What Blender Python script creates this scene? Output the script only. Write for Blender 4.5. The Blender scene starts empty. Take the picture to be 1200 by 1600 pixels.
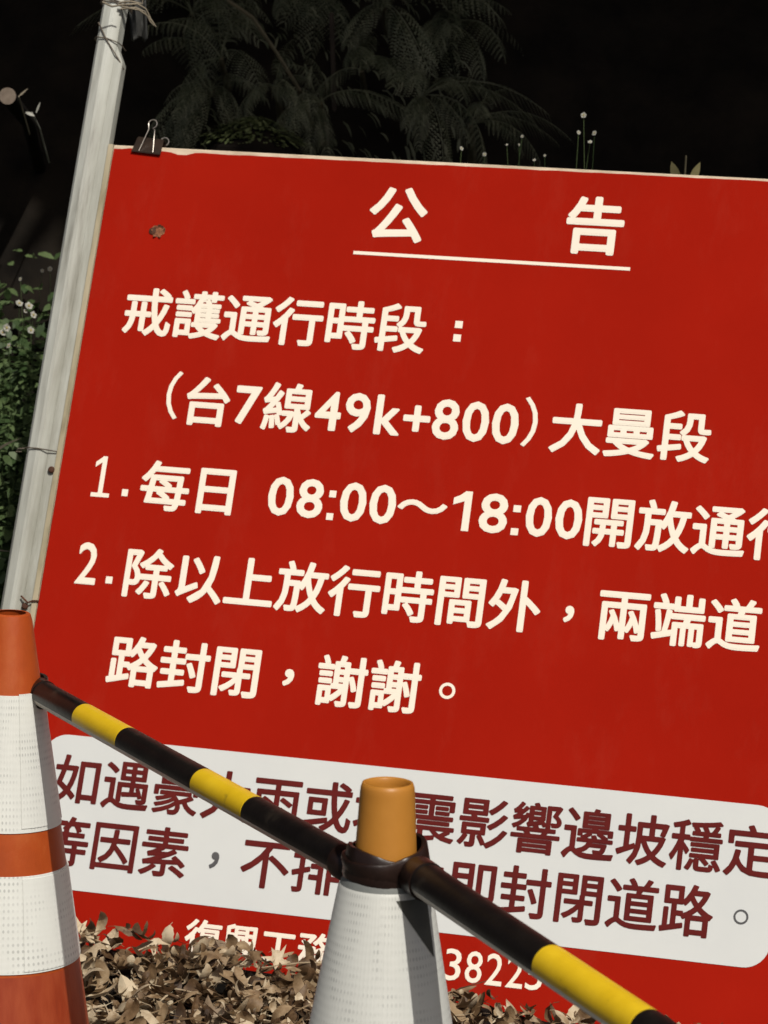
import bpy, bmesh, math, random
from mathutils import Vector, Matrix, noise
random.seed(7)
S = bpy.context.scene
C = S.collection
R = math.radians

# ------------------------------------------------------------------ camera
CAM_H = 1.37
FPX = 4500.0
WX = Vector((0.99881, 0.04883, 0.0)); WY = Vector((0.00654, -0.13383, 0.99098)); WZ = Vector((0.04839, -0.9898, -0.13399))
def cam2world(v):                       # camera frame (x right, y down, z forward) -> world
    v = Vector(v); return Vector((WX.dot(v), WY.dot(v), WZ.dot(v)))
right, up, back = cam2world((1, 0, 0)), cam2world((0, -1, 0)), cam2world((0, 0, -1))
cd = bpy.data.cameras.new('camera'); cam = bpy.data.objects.new('camera', cd); C.objects.link(cam)
m = Matrix((right, up, back)).transposed().to_4x4(); m.translation = (0, 0, CAM_H); cam.matrix_world = m
cd.sensor_fit = 'VERTICAL'; cd.sensor_height = 36; cd.lens = FPX / 1600 * 36
cd.clip_start = 0.05; cd.clip_end = 300
cd.dof.use_dof = True; cd.dof.focus_distance = 3.75; cd.dof.aperture_fstop = 15
S.camera = cam

# ------------------------------------------------------------------ light
SUN_EL, SUN_LEFT = R(50), R(-20)        # height of the sun; it stands 20 degrees right of straight behind the viewer
to_sun = Vector((-math.sin(SUN_LEFT) * math.cos(SUN_EL), -math.cos(SUN_LEFT) * math.cos(SUN_EL), math.sin(SUN_EL)))
sd = bpy.data.lights.new('sun', 'SUN'); sd.energy = 3.6; sd.angle = R(0.53); sd.color = (1.0, 0.95, 0.87)
so = bpy.data.objects.new('sun', sd); C.objects.link(so); so.rotation_euler = to_sun.to_track_quat('Z', 'Y').to_euler()
so.location = to_sun * 20
w = bpy.data.worlds.new('World'); S.world = w; w.use_nodes = True
wn = w.node_tree.nodes; wl = w.node_tree.links; wn.clear()
sky = wn.new('ShaderNodeTexSky'); sky.sky_type = 'NISHITA'; sky.sun_disc = False
sky.sun_elevation = SUN_EL; sky.sun_rotation = math.atan2(to_sun.x, to_sun.y)
sky.dust_density = 5.0; sky.ozone_density = 0.3; sky.air_density = 0.8
bg = wn.new('ShaderNodeBackground'); bg.inputs['Strength'].default_value = 0.06
wo = wn.new('ShaderNodeOutputWorld'); wl.new(sky.outputs[0], bg.inputs[0]); wl.new(bg.outputs[0], wo.inputs[0])
S.view_settings.view_transform = 'Standard'; S.view_settings.look = 'None'
S.view_settings.exposure = 0.0; S.view_settings.gamma = 1.0; S.view_settings.use_curve_mapping = False

# ------------------------------------------------------------------ helpers
def at_z(px, py, z):
    r = cam2world(((px - 600) / FPX, (py - 800) / FPX, 1)); k = (z - CAM_H) / r.z
    return Vector((r.x * k, r.y * k, z))
def at_y(px, py, y):
    r = cam2world(((px - 600) / FPX, (py - 800) / FPX, 1)); k = y / r.y
    return Vector((r.x * k, y, CAM_H + r.z * k))

def node(nt, typ, **kw):
    n = nt.nodes.new('ShaderNode' + typ)
    for k, v in kw.items():
        if k in n.inputs: n.inputs[k].default_value = v
        else: setattr(n, k, v)
    return n
def ramp(nt, stops, src):
    r = nt.nodes.new('ShaderNodeValToRGB'); e = r.color_ramp.elements
    while len(e) < len(stops): e.new(0.5)
    for el, (p, c) in zip(e, stops): el.position = p; el.color = (*c, 1)
    nt.links.new(src, r.inputs[0]); return r.outputs[0]
def mat(name, stops, scale=8.0, rough=0.6, detail=5, bump=0.0, bscale=None, spec=0.4, stretch=(1, 1, 1), translucent=0.0, coords='Object', rand=0.0, distort=0.0):
    """colour ramp over noise, optional bump, optional shift per object / per face tone"""
    M = bpy.data.materials.new(name); M.use_nodes = True; nt = M.node_tree; b = nt.nodes['Principled BSDF']
    tc = node(nt, 'TexCoord'); mp = node(nt, 'Mapping'); mp.inputs['Scale'].default_value = stretch
    nt.links.new(tc.outputs[coords], mp.inputs[0])
    nz = node(nt, 'TexNoise', Scale=scale, Detail=detail, Roughness=0.6, Distortion=distort); nt.links.new(mp.outputs[0], nz.inputs['Vector'])
    src = nz.outputs['Fac']
    if rand:
        oi = node(nt, 'ObjectInfo'); at = node(nt, 'Attribute'); at.attribute_name = 'tone'
        ad = node(nt, 'Math', operation='ADD'); nt.links.new(oi.outputs['Random'], ad.inputs[0]); nt.links.new(at.outputs['Fac'], ad.inputs[1])
        fr = node(nt, 'Math', operation='FRACT'); nt.links.new(ad.outputs[0], fr.inputs[0])
        mx = node(nt, 'Mix'); mx.inputs[0].default_value = rand; nt.links.new(src, mx.inputs[2]); nt.links.new(fr.outputs[0], mx.inputs[3]); src = mx.outputs[0]
    col = ramp(nt, stops, src); nt.links.new(col, b.inputs['Base Color'])
    b.inputs['Roughness'].default_value = rough; b.inputs['Specular IOR Level'].default_value = spec
    if bump:
        n2 = node(nt, 'TexNoise', Scale=bscale or scale * 4, Detail=4); nt.links.new(mp.outputs[0], n2.inputs['Vector'])
        bp = node(nt, 'Bump', Strength=bump, Distance=0.002); nt.links.new(n2.outputs['Fac'], bp.inputs['Height']); nt.links.new(bp.outputs[0], b.inputs['Normal'])
    if translucent:
        tr = node(nt, 'BsdfTranslucent'); nt.links.new(col, tr.inputs[0]); mxs = node(nt, 'MixShader'); mxs.inputs[0].default_value = translucent
        nt.links.new(b.outputs[0], mxs.inputs[1]); nt.links.new(tr.outputs[0], mxs.inputs[2]); nt.links.new(mxs.outputs[0], nt.nodes['Material Output'].inputs[0])
    return M
def two(a, b): return [(0.3, a), (0.7, b)]

M = {}
M['red'] = mat('red_film', [(0.25, (0.275, 0.0085, 0.0030)), (0.75, (0.325, 0.0110, 0.0040))], 3, 0.9, spec=0.03, bump=0.05, bscale=300)
nt = M['red'].node_tree; b = nt.nodes['Principled BSDF']; old = b.inputs['Base Color'].links[0].from_socket
tc = node(nt, 'TexCoord'); mp = node(nt, 'Mapping'); mp.inputs['Scale'].default_value = (1.2, 1, 0.45); nt.links.new(tc.outputs['Object'], mp.inputs[0])
nz = node(nt, 'TexNoise', Scale=9.0, Detail=8, Roughness=0.72); nt.links.new(mp.outputs[0], nz.inputs['Vector'])
mr = node(nt, 'MapRange'); mr.inputs['From Min'].default_value = 0.52; mr.inputs['From Max'].default_value = 0.80; mr.inputs['To Max'].default_value = 0.10; nt.links.new(nz.outputs['Fac'], mr.inputs['Value'])
mx = node(nt, 'Mix', data_type='RGBA'); nt.links.new(mr.outputs[0], mx.inputs[0]); nt.links.new(old, mx.inputs[6]); mx.inputs[7].default_value = (0.40, 0.10, 0.06, 1); nt.links.new(mx.outputs[2], b.inputs['Base Color'])
M['white_film'] = mat('white_film', two((0.56, 0.58, 0.575), (0.60, 0.62, 0.605)), 5, 0.8, spec=0.08)
M['text_white'] = mat('cream_print', two((0.80, 0.725, 0.60), (0.84, 0.77, 0.66)), 6, 0.85, spec=0.04)
M['text_maroon'] = mat('maroon_print', two((0.092, 0.013, 0.012), (0.125, 0.017, 0.015)), 20, 0.85, spec=0.04)
M['text_grey'] = mat('grey_print', two((0.08, 0.08, 0.085), (0.11, 0.11, 0.11)), 20, 0.85, spec=0.04)
M['board'] = mat('cream_board', two((0.42, 0.33, 0.23), (0.70, 0.58, 0.44)), 18, 0.8, bump=0.3, stretch=(1, 1, 4))
M['batten'] = mat('worn_batten', [(0.3, (0.12, 0.09, 0.05)), (0.48, (0.30, 0.26, 0.17)), (0.7, (0.42, 0.36, 0.25))], 9, 0.8, bump=0.5, stretch=(3, 3, 0.7))
M['post'] = mat('painted_post', [(0.26, (0.13, 0.125, 0.10)), (0.40, (0.36, 0.365, 0.33)), (0.52, (0.46, 0.475, 0.435)), (0.75, (0.54, 0.555, 0.515))], 3.2, 0.6, bump=0.2, bscale=60, stretch=(9, 9, 1.0), distort=0.15)
nt = M['post'].node_tree; b = nt.nodes['Principled BSDF']; old = b.inputs['Base Color'].links[0].from_socket     # grime: splashed from the road up and along the inner edge
tc = node(nt, 'TexCoord'); sp = node(nt, 'SeparateXYZ'); nt.links.new(tc.outputs['Object'], sp.inputs[0])
nz = node(nt, 'TexNoise', Scale=14.0, Detail=7, Roughness=0.65); mp = node(nt, 'Mapping'); mp.inputs['Scale'].default_value = (2.5, 2.5, 0.35); nt.links.new(tc.outputs['Object'], mp.inputs[0]); nt.links.new(mp.outputs[0], nz.inputs['Vector'])
hz = node(nt, 'MapRange'); hz.inputs['From Min'].default_value = 1.35; hz.inputs['From Max'].default_value = 0.55; hz.inputs['To Max'].default_value = 0.42; nt.links.new(sp.outputs['Z'], hz.inputs['Value'])
hx_ = node(nt, 'MapRange'); hx_.inputs['From Min'].default_value = -0.682; hx_.inputs['From Max'].default_value = -0.665; hx_.inputs['To Max'].default_value = 0.45; nt.links.new(sp.outputs['X'], hx_.inputs['Value'])
nr = node(nt, 'MapRange'); nr.inputs['From Min'].default_value = 0.3; nr.inputs['From Max'].default_value = 0.7; nr.inputs['To Min'].default_value = 0.35; nr.inputs['To Max'].default_value = 1.25; nt.links.new(nz.outputs['Fac'], nr.inputs['Value'])
a1 = node(nt, 'Math', operation='ADD'); nt.links.new(hz.outputs[0], a1.inputs[0]); nt.links.new(hx_.outputs[0], a1.inputs[1])
m1 = node(nt, 'Math', operation='MULTIPLY', use_clamp=True); nt.links.new(a1.outputs[0], m1.inputs[0]); nt.links.new(nr.outputs[0], m1.inputs[1])
mx = node(nt, 'Mix', data_type='RGBA'); nt.links.new(m1.outputs[0], mx.inputs[0]); nt.links.new(old, mx.inputs[6]); mx.inputs[7].default_value = (0.16, 0.155, 0.115, 1); nt.links.new(mx.outputs[2], b.inputs['Base Color'])
M['wire'] = mat('rusty_wire', two((0.05, 0.04, 0.03), (0.16, 0.13, 0.10)), 60, 0.5)
M['rust'] = mat('rust', two((0.03, 0.012, 0.006), (0.10, 0.035, 0.015)), 90, 0.8, bump=0.4)
M['torn'] = mat('torn_board', two((0.10, 0.035, 0.02), (0.32, 0.13, 0.06)), 160, 0.9, bump=0.8)
M['clip'] = mat('clip_steel', two((0.018, 0.012, 0.009), (0.035, 0.022, 0.015)), 60, 0.35, spec=0.5)
M['chrome'] = mat('clip_wire', two((0.40, 0.36, 0.31), (0.6, 0.56, 0.5)), 50, 0.3, spec=0.8)
M['chrome'].node_tree.nodes['Principled BSDF'].inputs['Metallic'].default_value = 0.7
M['orange'] = mat('orange_plastic', [(0.24, (0.13, 0.035, 0.011)), (0.36, (0.29, 0.047, 0.007)), (0.55, (0.36, 0.06, 0.008)), (0.74, (0.42, 0.10, 0.022))], 13, 0.5, bump=0.3, bscale=90, stretch=(1, 1, 0.6), spec=0.3, detail=9)
M['orange_low'] = mat('scuffed_orange_plastic', [(0.30, (0.12, 0.018, 0.007)), (0.5, (0.26, 0.034, 0.008)), (0.72, (0.36, 0.07, 0.022))], 9, 0.5, bump=0.3, bscale=50, stretch=(2, 2, 0.35), spec=0.4)
M['yellow_cap'] = mat('amber_plastic', two((0.42, 0.175, 0.024), (0.50, 0.22, 0.036)), 9, 0.42, bump=0.12, bscale=70, translucent=0.12, spec=0.35)
M['grey_cone'] = mat('grey_plastic', two((0.125, 0.135, 0.13), (0.17, 0.18, 0.17)), 10, 0.6, bump=0.15, bscale=200, spec=0.3)
M['painted_shade'] = mat('painted_shade', two((0.05, 0.05, 0.042), (0.08, 0.08, 0.068)), 30, 0.6)  # dark colour for the shade painted under the bar
M['rubber'] = mat('black_rubber', two((0.012, 0.012, 0.012), (0.03, 0.028, 0.026)), 12, 0.7, bump=0.3)
M['bar_black'] = mat('black_plastic', [(0.3, (0.004, 0.003, 0.003)), (0.6, (0.009, 0.007, 0.006)), (0.75, (0.03, 0.024, 0.018))], 24, 0.42, bump=0.15, bscale=120, spec=0.28, detail=9)
M['bar_yellow'] = mat('yellow_plastic', [(0.27, (0.22, 0.14, 0.02)), (0.38, (0.66, 0.43, 0.012)), (0.7, (0.76, 0.51, 0.020))], 22, 0.32, bump=0.08, bscale=90, spec=0.45)
M['bar_tube'] = mat('grey_tube', two((0.42, 0.38, 0.32), (0.54, 0.49, 0.42)), 12, 0.4, stretch=(1, 1, 1))
M['strap'] = mat('brown_black_strap', two((0.008, 0.0045, 0.0035), (0.022, 0.010, 0.007)), 18, 0.36, bump=0.3, bscale=60, spec=0.35)
M['soil'] = mat('dark_soil', [(0.3, (0.003, 0.0025, 0.002)), (0.7, (0.012, 0.009, 0.007))], 9, 0.95, bump=0.8, bscale=40, spec=0.1, coords='Object')
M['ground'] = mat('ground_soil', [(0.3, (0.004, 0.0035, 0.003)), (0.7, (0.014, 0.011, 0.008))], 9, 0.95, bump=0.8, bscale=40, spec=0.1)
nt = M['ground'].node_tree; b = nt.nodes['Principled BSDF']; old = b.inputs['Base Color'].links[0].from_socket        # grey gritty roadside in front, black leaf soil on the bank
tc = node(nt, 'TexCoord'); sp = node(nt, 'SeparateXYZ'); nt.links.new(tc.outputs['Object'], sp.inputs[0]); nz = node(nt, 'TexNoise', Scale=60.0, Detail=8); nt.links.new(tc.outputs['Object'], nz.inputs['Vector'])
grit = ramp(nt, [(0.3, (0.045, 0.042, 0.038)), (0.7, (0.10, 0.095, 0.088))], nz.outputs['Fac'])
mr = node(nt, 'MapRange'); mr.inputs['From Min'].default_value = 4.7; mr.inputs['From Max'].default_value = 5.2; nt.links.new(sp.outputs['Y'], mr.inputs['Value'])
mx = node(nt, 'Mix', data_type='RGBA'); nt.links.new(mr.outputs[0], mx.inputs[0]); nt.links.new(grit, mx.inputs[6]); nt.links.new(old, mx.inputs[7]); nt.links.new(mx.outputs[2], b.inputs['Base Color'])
M['leaf'] = mat('dry_leaf', [(0.20, (0.030, 0.016, 0.008)), (0.34, (0.085, 0.048, 0.022)), (0.45, (0.17, 0.108, 0.055)), (0.58, (0.30, 0.215, 0.125)), (0.74, (0.55, 0.46, 0.32))], 40, 0.55, detail=9, rand=0.52, bump=0.5, bscale=90, translucent=0.12, spec=0.3)
M['fern'] = mat('fern_green', two((0.06, 0.072, 0.04), (0.17, 0.18, 0.115)), 9, 0.5, rand=0.5, translucent=0.15, spec=0.35)
M['weed'] = mat('weed_green', two((0.035, 0.065, 0.02), (0.10, 0.145, 0.055)), 20, 0.55, rand=0.6, translucent=0.2)
M['moss'] = mat('moss_green', two((0.08, 0.10, 0.035), (0.14, 0.17, 0.07)), 20, 0.7, rand=0.6, translucent=0.15)
M['stem'] = mat('stem', two((0.05, 0.045, 0.025), (0.12, 0.10, 0.06)), 20, 0.7)
M['petal'] = mat('petal', two((0.26, 0.26, 0.22), (0.48, 0.47, 0.42)), 20, 0.6, translucent=0.2)
M['pollen'] = mat('pollen', two((0.25, 0.2, 0.08), (0.35, 0.3, 0.12)), 60, 0.8)
M['bark'] = mat('bark', two((0.02, 0.015, 0.011), (0.06, 0.045, 0.035)), 8, 0.9, bump=1.0, stretch=(4, 4, 0.8))
M['cut'] = mat('cut_wood', two((0.13, 0.10, 0.075), (0.22, 0.175, 0.135)), 80, 0.8)
M['leafy'] = mat('yellowing_leaf', two((0.15, 0.14, 0.06), (0.26, 0.23, 0.11)), 30, 0.7, translucent=.2)
M['straw'] = mat('dry_straw', two((0.12, 0.10, 0.07), (0.30, 0.26, 0.19)), 30, 0.8)
M['rag'] = mat('grey_plastic_film', two((0.04, 0.042, 0.04), (0.10, 0.10, 0.095)), 12, 0.5, stretch=(4, 4, 1), translucent=0.2)
M['canopy'] = mat('canopy_leaf', two((0.015, 0.028, 0.01), (0.04, 0.06, 0.02)), 3, 0.6)

def reflective(name, k_):
    """white retroreflective sheeting: a lattice of small grey cells, silver gloss"""
    Mt = mat(name, two((0.62 * k_, 0.63 * k_, 0.59 * k_), (0.69 * k_, 0.705 * k_, 0.66 * k_)), 6, 0.45, spec=0.35, stretch=(3, 3, 0.6)); nt = Mt.node_tree; b = nt.nodes['Principled BSDF']
    uv = node(nt, 'UVMap'); uv.uv_map = 'UVMap'
    def sine(ax, ay):
        d = node(nt, 'VectorMath', operation='DOT_PRODUCT'); d.inputs[1].default_value = (ax, ay, 0); nt.links.new(uv.outputs[0], d.inputs[0])
        s = node(nt, 'Math', operation='SINE'); nt.links.new(d.outputs['Value'], s.inputs[0]); return s.outputs[0]
    k = 2 * math.pi / 0.0088
    ml = node(nt, 'Math', operation='MULTIPLY'); nt.links.new(sine(k * 0.86, k * 0.5), ml.inputs[0]); nt.links.new(sine(k * 0.86, -k * 0.5), ml.inputs[1])
    fac = node(nt, 'MapRange'); fac.inputs['From Min'].default_value = 0.25; fac.inputs['From Max'].default_value = 0.8; nt.links.new(ml.outputs[0], fac.inputs['Value'])
    nz = node(nt, 'TexNoise', Scale=22.0, Detail=2); nt.links.new(uv.outputs[0], nz.inputs['Vector'])
    mr = node(nt, 'MapRange'); mr.inputs['From Min'].default_value = 0.42; mr.inputs['From Max'].default_value = 0.62; nt.links.new(nz.outputs['Fac'], mr.inputs['Value'])
    m2 = node(nt, 'Math', operation='MULTIPLY'); nt.links.new(fac.outputs[0], m2.inputs[0]); nt.links.new(mr.outputs[0], m2.inputs[1])
    m3 = node(nt, 'Math', operation='MULTIPLY'); m3.inputs[1].default_value = 0.5; nt.links.new(m2.outputs[0], m3.inputs[0])
    old = b.inputs['Base Color'].links[0].from_socket
    mx = node(nt, 'Mix', data_type='RGBA'); nt.links.new(m3.outputs[0], mx.inputs[0]); nt.links.new(old, mx.inputs[6]); mx.inputs[7].default_value = (0.24, 0.25, 0.24, 1)
    nt.links.new(mx.outputs[2], b.inputs['Base Color'])
    bp = node(nt, 'Bump', Strength=0.14, Distance=0.0005); nt.links.new(ml.outputs[0], bp.inputs['Height']); nt.links.new(bp.outputs[0], b.inputs['Normal'])
    return Mt
M['reflect'] = reflective('reflective_sheeting', 1.0)
M['sleeve'] = reflective('silver_sleeve_sheeting', 0.80)

def tag(o, label=None, cat=None, group=None, kind=None):
    for k, v in (('label', label), ('category', cat), ('group', group), ('kind', kind)):
        if v: o[k] = v
    return o
def empty(name, loc=(0, 0, 0), rot=(0, 0, 0)):
    o = bpy.data.objects.new(name, None); C.objects.link(o); o.location = loc; o.rotation_euler = rot; o.empty_display_size = 0.1
    return o
class MB:
    def __init__(s): s.v = []; s.f = []; s.uv = []; s.tone = []
    def add(s, vs, fs, tone=0.0, uv=None):
        n = len(s.v); s.v += [Vector(p) for p in vs]; s.f += [tuple(i + n for i in f) for f in fs]; s.tone += [tone] * len(fs)
        s.uv += (uv if uv else [(0, 0)] * len(vs))
    def box(s, lo, hi, tone=0):
        x0, y0, z0 = lo; x1, y1, z1 = hi
        s.add([(x0, y0, z0), (x1, y0, z0), (x1, y1, z0), (x0, y1, z0), (x0, y0, z1), (x1, y0, z1), (x1, y1, z1), (x0, y1, z1)],
              [(0, 3, 2, 1), (4, 5, 6, 7), (0, 1, 5, 4), (1, 2, 6, 5), (2, 3, 7, 6), (3, 0, 4, 7)], tone)
    def prism(s, poly, z0, z1, close=True):
        n = len(poly); s.add([(x, y, z0) for x, y in poly] + [(x, y, z1) for x, y in poly],
              [(i, (i + 1) % n, (i + 1) % n + n, i + n) for i in range(n)] + [tuple(reversed(range(n))), tuple(range(n, 2 * n))])
    def tube(s, pts, r, seg=8, caps=True, tone=0):
        pts = [Vector(p) for p in pts]; rs = r if isinstance(r, (list, tuple)) else [r] * len(pts)
        a = None; vs = []; fs = []
        for i, p in enumerate(pts):
            t = (pts[min(i + 1, len(pts) - 1)] - pts[max(i - 1, 0)]).normalized()
            if a is None: a = t.orthogonal().normalized()
            else: a = (a - t * a.dot(t)).normalized()
            b = t.cross(a)
            vs += [p + (a * math.cos(2 * math.pi * k / seg) + b * math.sin(2 * math.pi * k / seg)) * rs[i] for k in range(seg)]
        for i in range(len(pts) - 1):
            for k in range(seg): fs.append((i * seg + k, i * seg + (k + 1) % seg, (i + 1) * seg + (k + 1) % seg, (i + 1) * seg + k))
        if caps: fs += [tuple(reversed(range(seg))), tuple(range((len(pts) - 1) * seg, len(pts) * seg))]
        s.add(vs, fs, tone)
    def lathe(s, prof, a0=0.0, a1=360.0, seg=64, z_of=None):
        """profile [(r, z)] swept round z; angle 0 looks to -y, positive towards +x. UVs in metres."""
        full = abs(a1 - a0) >= 360; n = seg if full else seg + 1; vs = []; uv = []
        for j in range(n):
            a = R(a0 + (a1 - a0) * j / seg)
            for (r, z) in prof:
                zz = z + (z_of(a) if z_of else 0)
                vs.append((r * math.sin(a), -r * math.cos(a), zz)); uv.append((a * 0.078, zz))
        k = len(prof); fs = []
        for j in range(seg):
            j2 = (j + 1) % n if full else j + 1
            for i in range(k - 1): fs.append((j * k + i, j2 * k + i, j2 * k + i + 1, j * k + i + 1))
        s.add(vs, fs, 0, uv)
    def build(s, name, material, parent=None, smooth=False, bevel=0.0, me_only=False, sharp=35):
        me = bpy.data.meshes.new(name); me.from_pydata([tuple(v) for v in s.v], [], s.f)
        uvl = me.uv_layers.new(name='UVMap')
        if any(u != (0, 0) for u in s.uv):
            flat = []
            for l in me.loops: flat += s.uv[l.vertex_index]
            uvl.data.foreach_set('uv', flat)
        if any(s.tone): me.attributes.new('tone', 'FLOAT', 'FACE').data.foreach_set('value', s.tone)
        if smooth:
            me.polygons.foreach_set('use_smooth', [True] * len(me.polygons))
            me.set_sharp_from_angle(angle=R(sharp))
        for mm in (material if isinstance(material, list) else [material]): me.materials.append(mm)
        me.update()
        if me_only: return me
        o = bpy.data.objects.new(name, me); C.objects.link(o)
        if parent: o.parent = parent
        if bevel:
            b = o.modifiers.new('bevel', 'BEVEL'); b.width = bevel; b.segments = 2; b.limit_method = 'ANGLE'; b.angle_limit = R(40)
        return o

# ------------------------------------------------------------------ ground and bank
EM = 0.086                               # one character cell of the sign, in metres
SU = Vector((0.972428, -0.233204, 0)); SV = Vector((-0.086576, -0.361006, -0.928536)); SN = Vector((0.216538, 0.902935, -0.371242))
SO = Vector((-0.335771, 4.714593, 0.99077))
VB = 12.25; UC = 5.3                     # bottom edge and middle of the board in cells
def board_front_y(x):                    # y of the board's face where it meets the ground
    base = SO + SV * (VB * EM)
    return base.y + (x - base.x) * SU.y / SU.x
def litter_h(x, y):                      # height of the leaf heap drifted against the board
    d = board_front_y(x) - y
    hgt = 0.115 if x < 0.0 else max(0.078, 0.115 - x * 0.125)
    k = max(0.0, 1 - max(d, 0) / 0.75)
    return hgt * k ** 0.8 + 0.012 * noise.noise(Vector((x * 6, y * 6, 3)))
def ground_z(x, y):
    n1 = noise.noise(Vector((x * 0.9, y * 0.9, 1))); n2 = noise.noise(Vector((x * 3.1, y * 3.1, 5)))
    foot = 5.5 + 0.12 * n1
    z = 0.012 * n2
    if y > foot:
        t = y - foot
        z += min(t * 2.0, 1.6) + max(0, min(t - 0.8, 3.2)) * 1.5 + max(0, t - 4.0) * 0.3
        z += 0.14 * n1 + 0.09 * n2 + 0.04 * noise.noise(Vector((x * 9, y * 9, 2)))
    return z
def axis(lo, hi, a, b, fine, coarse):
    out = []; v = lo
    while v < hi:
        out.append(v); v += fine if a <= v <= b else coarse
    return out + [hi]
xs = axis(-80, 80, -2, 2, 0.07, 2.0); ys = axis(-60, 90, 2.5, 9, 0.07, 2.0)
g = MB(); nx = len(xs)
g.add([(x, y, ground_z(x, y)) for y in ys for x in xs], [(j * nx + i, j * nx + i + 1, (j + 1) * nx + i + 1, (j + 1) * nx + i) for j in range(len(ys) - 1) for i in range(nx - 1)])
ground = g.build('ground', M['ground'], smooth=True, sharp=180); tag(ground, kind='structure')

# ------------------------------------------------------------------ trees above the bank (unseen, added out of view to shade the bank)
def make_shade_tree(x, y, h, lean, crown_c, crown_r, n, label):
    z0 = ground_z(x, y) - 0.15
    t = empty('tree', (x, y, z0)); tag(t, label, 'tree', 'unseen trees added to shade the bank')
    mb = MB(); top = Vector(crown_c) - Vector((x, y, z0))
    pts = [Vector((0, 0, 0)).lerp(top, k / 7) + Vector((0.1 * math.sin(k), 0.08 * math.cos(k * 1.3), 0)) * (k / 7) for k in range(8)]
    mb.tube(pts, [0.17 * (1 - 0.09 * k) for k in range(8)], 10)
    for q in range(9):
        a = q * 2.4; s = pts[4 + q % 4]; e = top + Vector((math.cos(a) * crown_r[0] * .7, math.sin(a) * crown_r[1] * .7, random.uniform(-.3, .5)))
        mb.tube([s, s.lerp(e, .5) + Vector((0, 0, .2)), e], [0.06, 0.04, 0.015], 6)
    mb.build('trunk', M['bark'], t, smooth=True)
    cb = MB()
    for i in range(n):
        while True:
            p = Vector((random.uniform(-1, 1), random.uniform(-1, 1), random.uniform(-1, 1)))
            if p.length < 1: break
        c = top + Vector((p.x * crown_r[0], p.y * crown_r[1], p.z * crown_r[2]))
        a = Vector((random.gauss(0, 1), random.gauss(0, 1), random.gauss(0, .5))).normalized(); b = a.orthogonal().normalized(); b.rotate(Matrix.Rotation(random.uniform(0, 6.28), 3, a))
        s = random.uniform(0.12, 0.24)
        cb.add([c - a * s, c + b * s * .45, c + a * s, c - b * s * .45], [(0, 1, 2, 3)], random.random())
    cb.build('crown', M['canopy'], t)
make_shade_tree(-2.6, 7.4, 6, 0, (-1.7, 5.35, 4.75), (2.4, 2.2, 1.4), 17000, 'unseen tree added far left of the bank, its crown shading the slope')
make_shade_tree(2.9, 7.6, 6, 0, (1.5, 5.4, 4.75), (2.6, 2.3, 1.5), 19000, 'unseen tree added beyond the right edge of the red sign to shade the bank')
make_shade_tree(-3.6, 8.6, 6, 0, (-4.6, 5.6, 4.9), (2.4, 2.4, 1.4), 13000, 'second unseen tree added on the left to shade the bank')
make_shade_tree(0.3, 10.8, 6, 0, (0.2, 8.6, 8.2), (4.2, 2.6, 1.3), 12000, 'unseen tree added highest on the bank behind the ferns for shade')

# ------------------------------------------------------------------ plants on the bank
def leaf_quad(mb, base, d, n, L, Wd, droop=0.2, tone=0.0, segs=3):
    d = d.normalized(); s = d.cross(n).normalized(); vs = []; p = base.copy()
    for i in range(segs + 1):
        t = i / segs; wv = Wd * math.sin(math.pi * (0.12 + 0.86 * t)) if i < segs else 0.0005
        vs += [p - s * wv / 2, p + s * wv / 2]
        d = (d - Vector((0, 0, 1)) * droop / segs * 2).normalized(); p = p + d * L / segs
    mb.add(vs, [(2 * i, 2 * i + 1, 2 * i + 3, 2 * i + 2) for i in range(segs)], tone)
def make_frond(L, arch, droop_p, wid, npin=15):
    mb = MB(); p = Vector((0, 0, 0)); d = Vector((0, -math.cos(R(arch)), math.sin(R(arch)))); pts = [p.copy()]
    steps = npin + 3
    for i in range(steps):
        d = (d + Vector((0, 0, -1)) * (1.9 / steps)).normalized(); p = p + d * L / steps; pts.append(p.copy())
        if i >= 3:
            t = (i - 3) / npin; pl = wid * math.sin(math.pi * (0.22 + 0.74 * t)) + 0.008
            for sg in (-1, 1):
                dd = Vector((sg * 1.0, 0, 0)) + d * 0.55
                dr = droop_p + random.uniform(-.1, .45); q = p.copy(); dq = dd.normalized(); nn = d.cross(Vector((sg, 0, 0))) * sg; nl = 9; tn = random.random()
                for m_ in range(nl):
                    dq = (dq - Vector((0, 0, 1)) * dr / nl * 1.6).normalized(); q = q + dq * pl / nl; ll = pl * .10 * (1 - .75 * m_ / nl) + .002
                    for s2 in (-1, 1):
                        sd2 = dq.cross(nn).normalized() * s2; e = q + (sd2 + dq * .7).normalized() * ll; wv = dq * ll * .3
                        mb.add([q - wv, e, q + wv], [(0, 1, 2)], tn)
                mb.add([p - d * .0006, p + d * .0006, q], [(0, 1, 2)], tn)
    mb.tube(pts, [0.0022 * (1 - .7 * k / len(pts)) for k in range(len(pts))], 5)
    return mb.build('frond', M['fern'], me_only=True)
FR = [make_frond(0.30, 45, 0.7, 0.075, 15), make_frond(0.36, 30, 1.1, 0.09, 16), make_frond(0.24, 60, 0.5, 0.06, 13), make_frond(0.42, 20, 0.9, 0.07, 20), make_frond(0.34, 10, 1.4, 0.085, 15), make_frond(0.26, 70, 0.9, 0.05, 14)]
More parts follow.
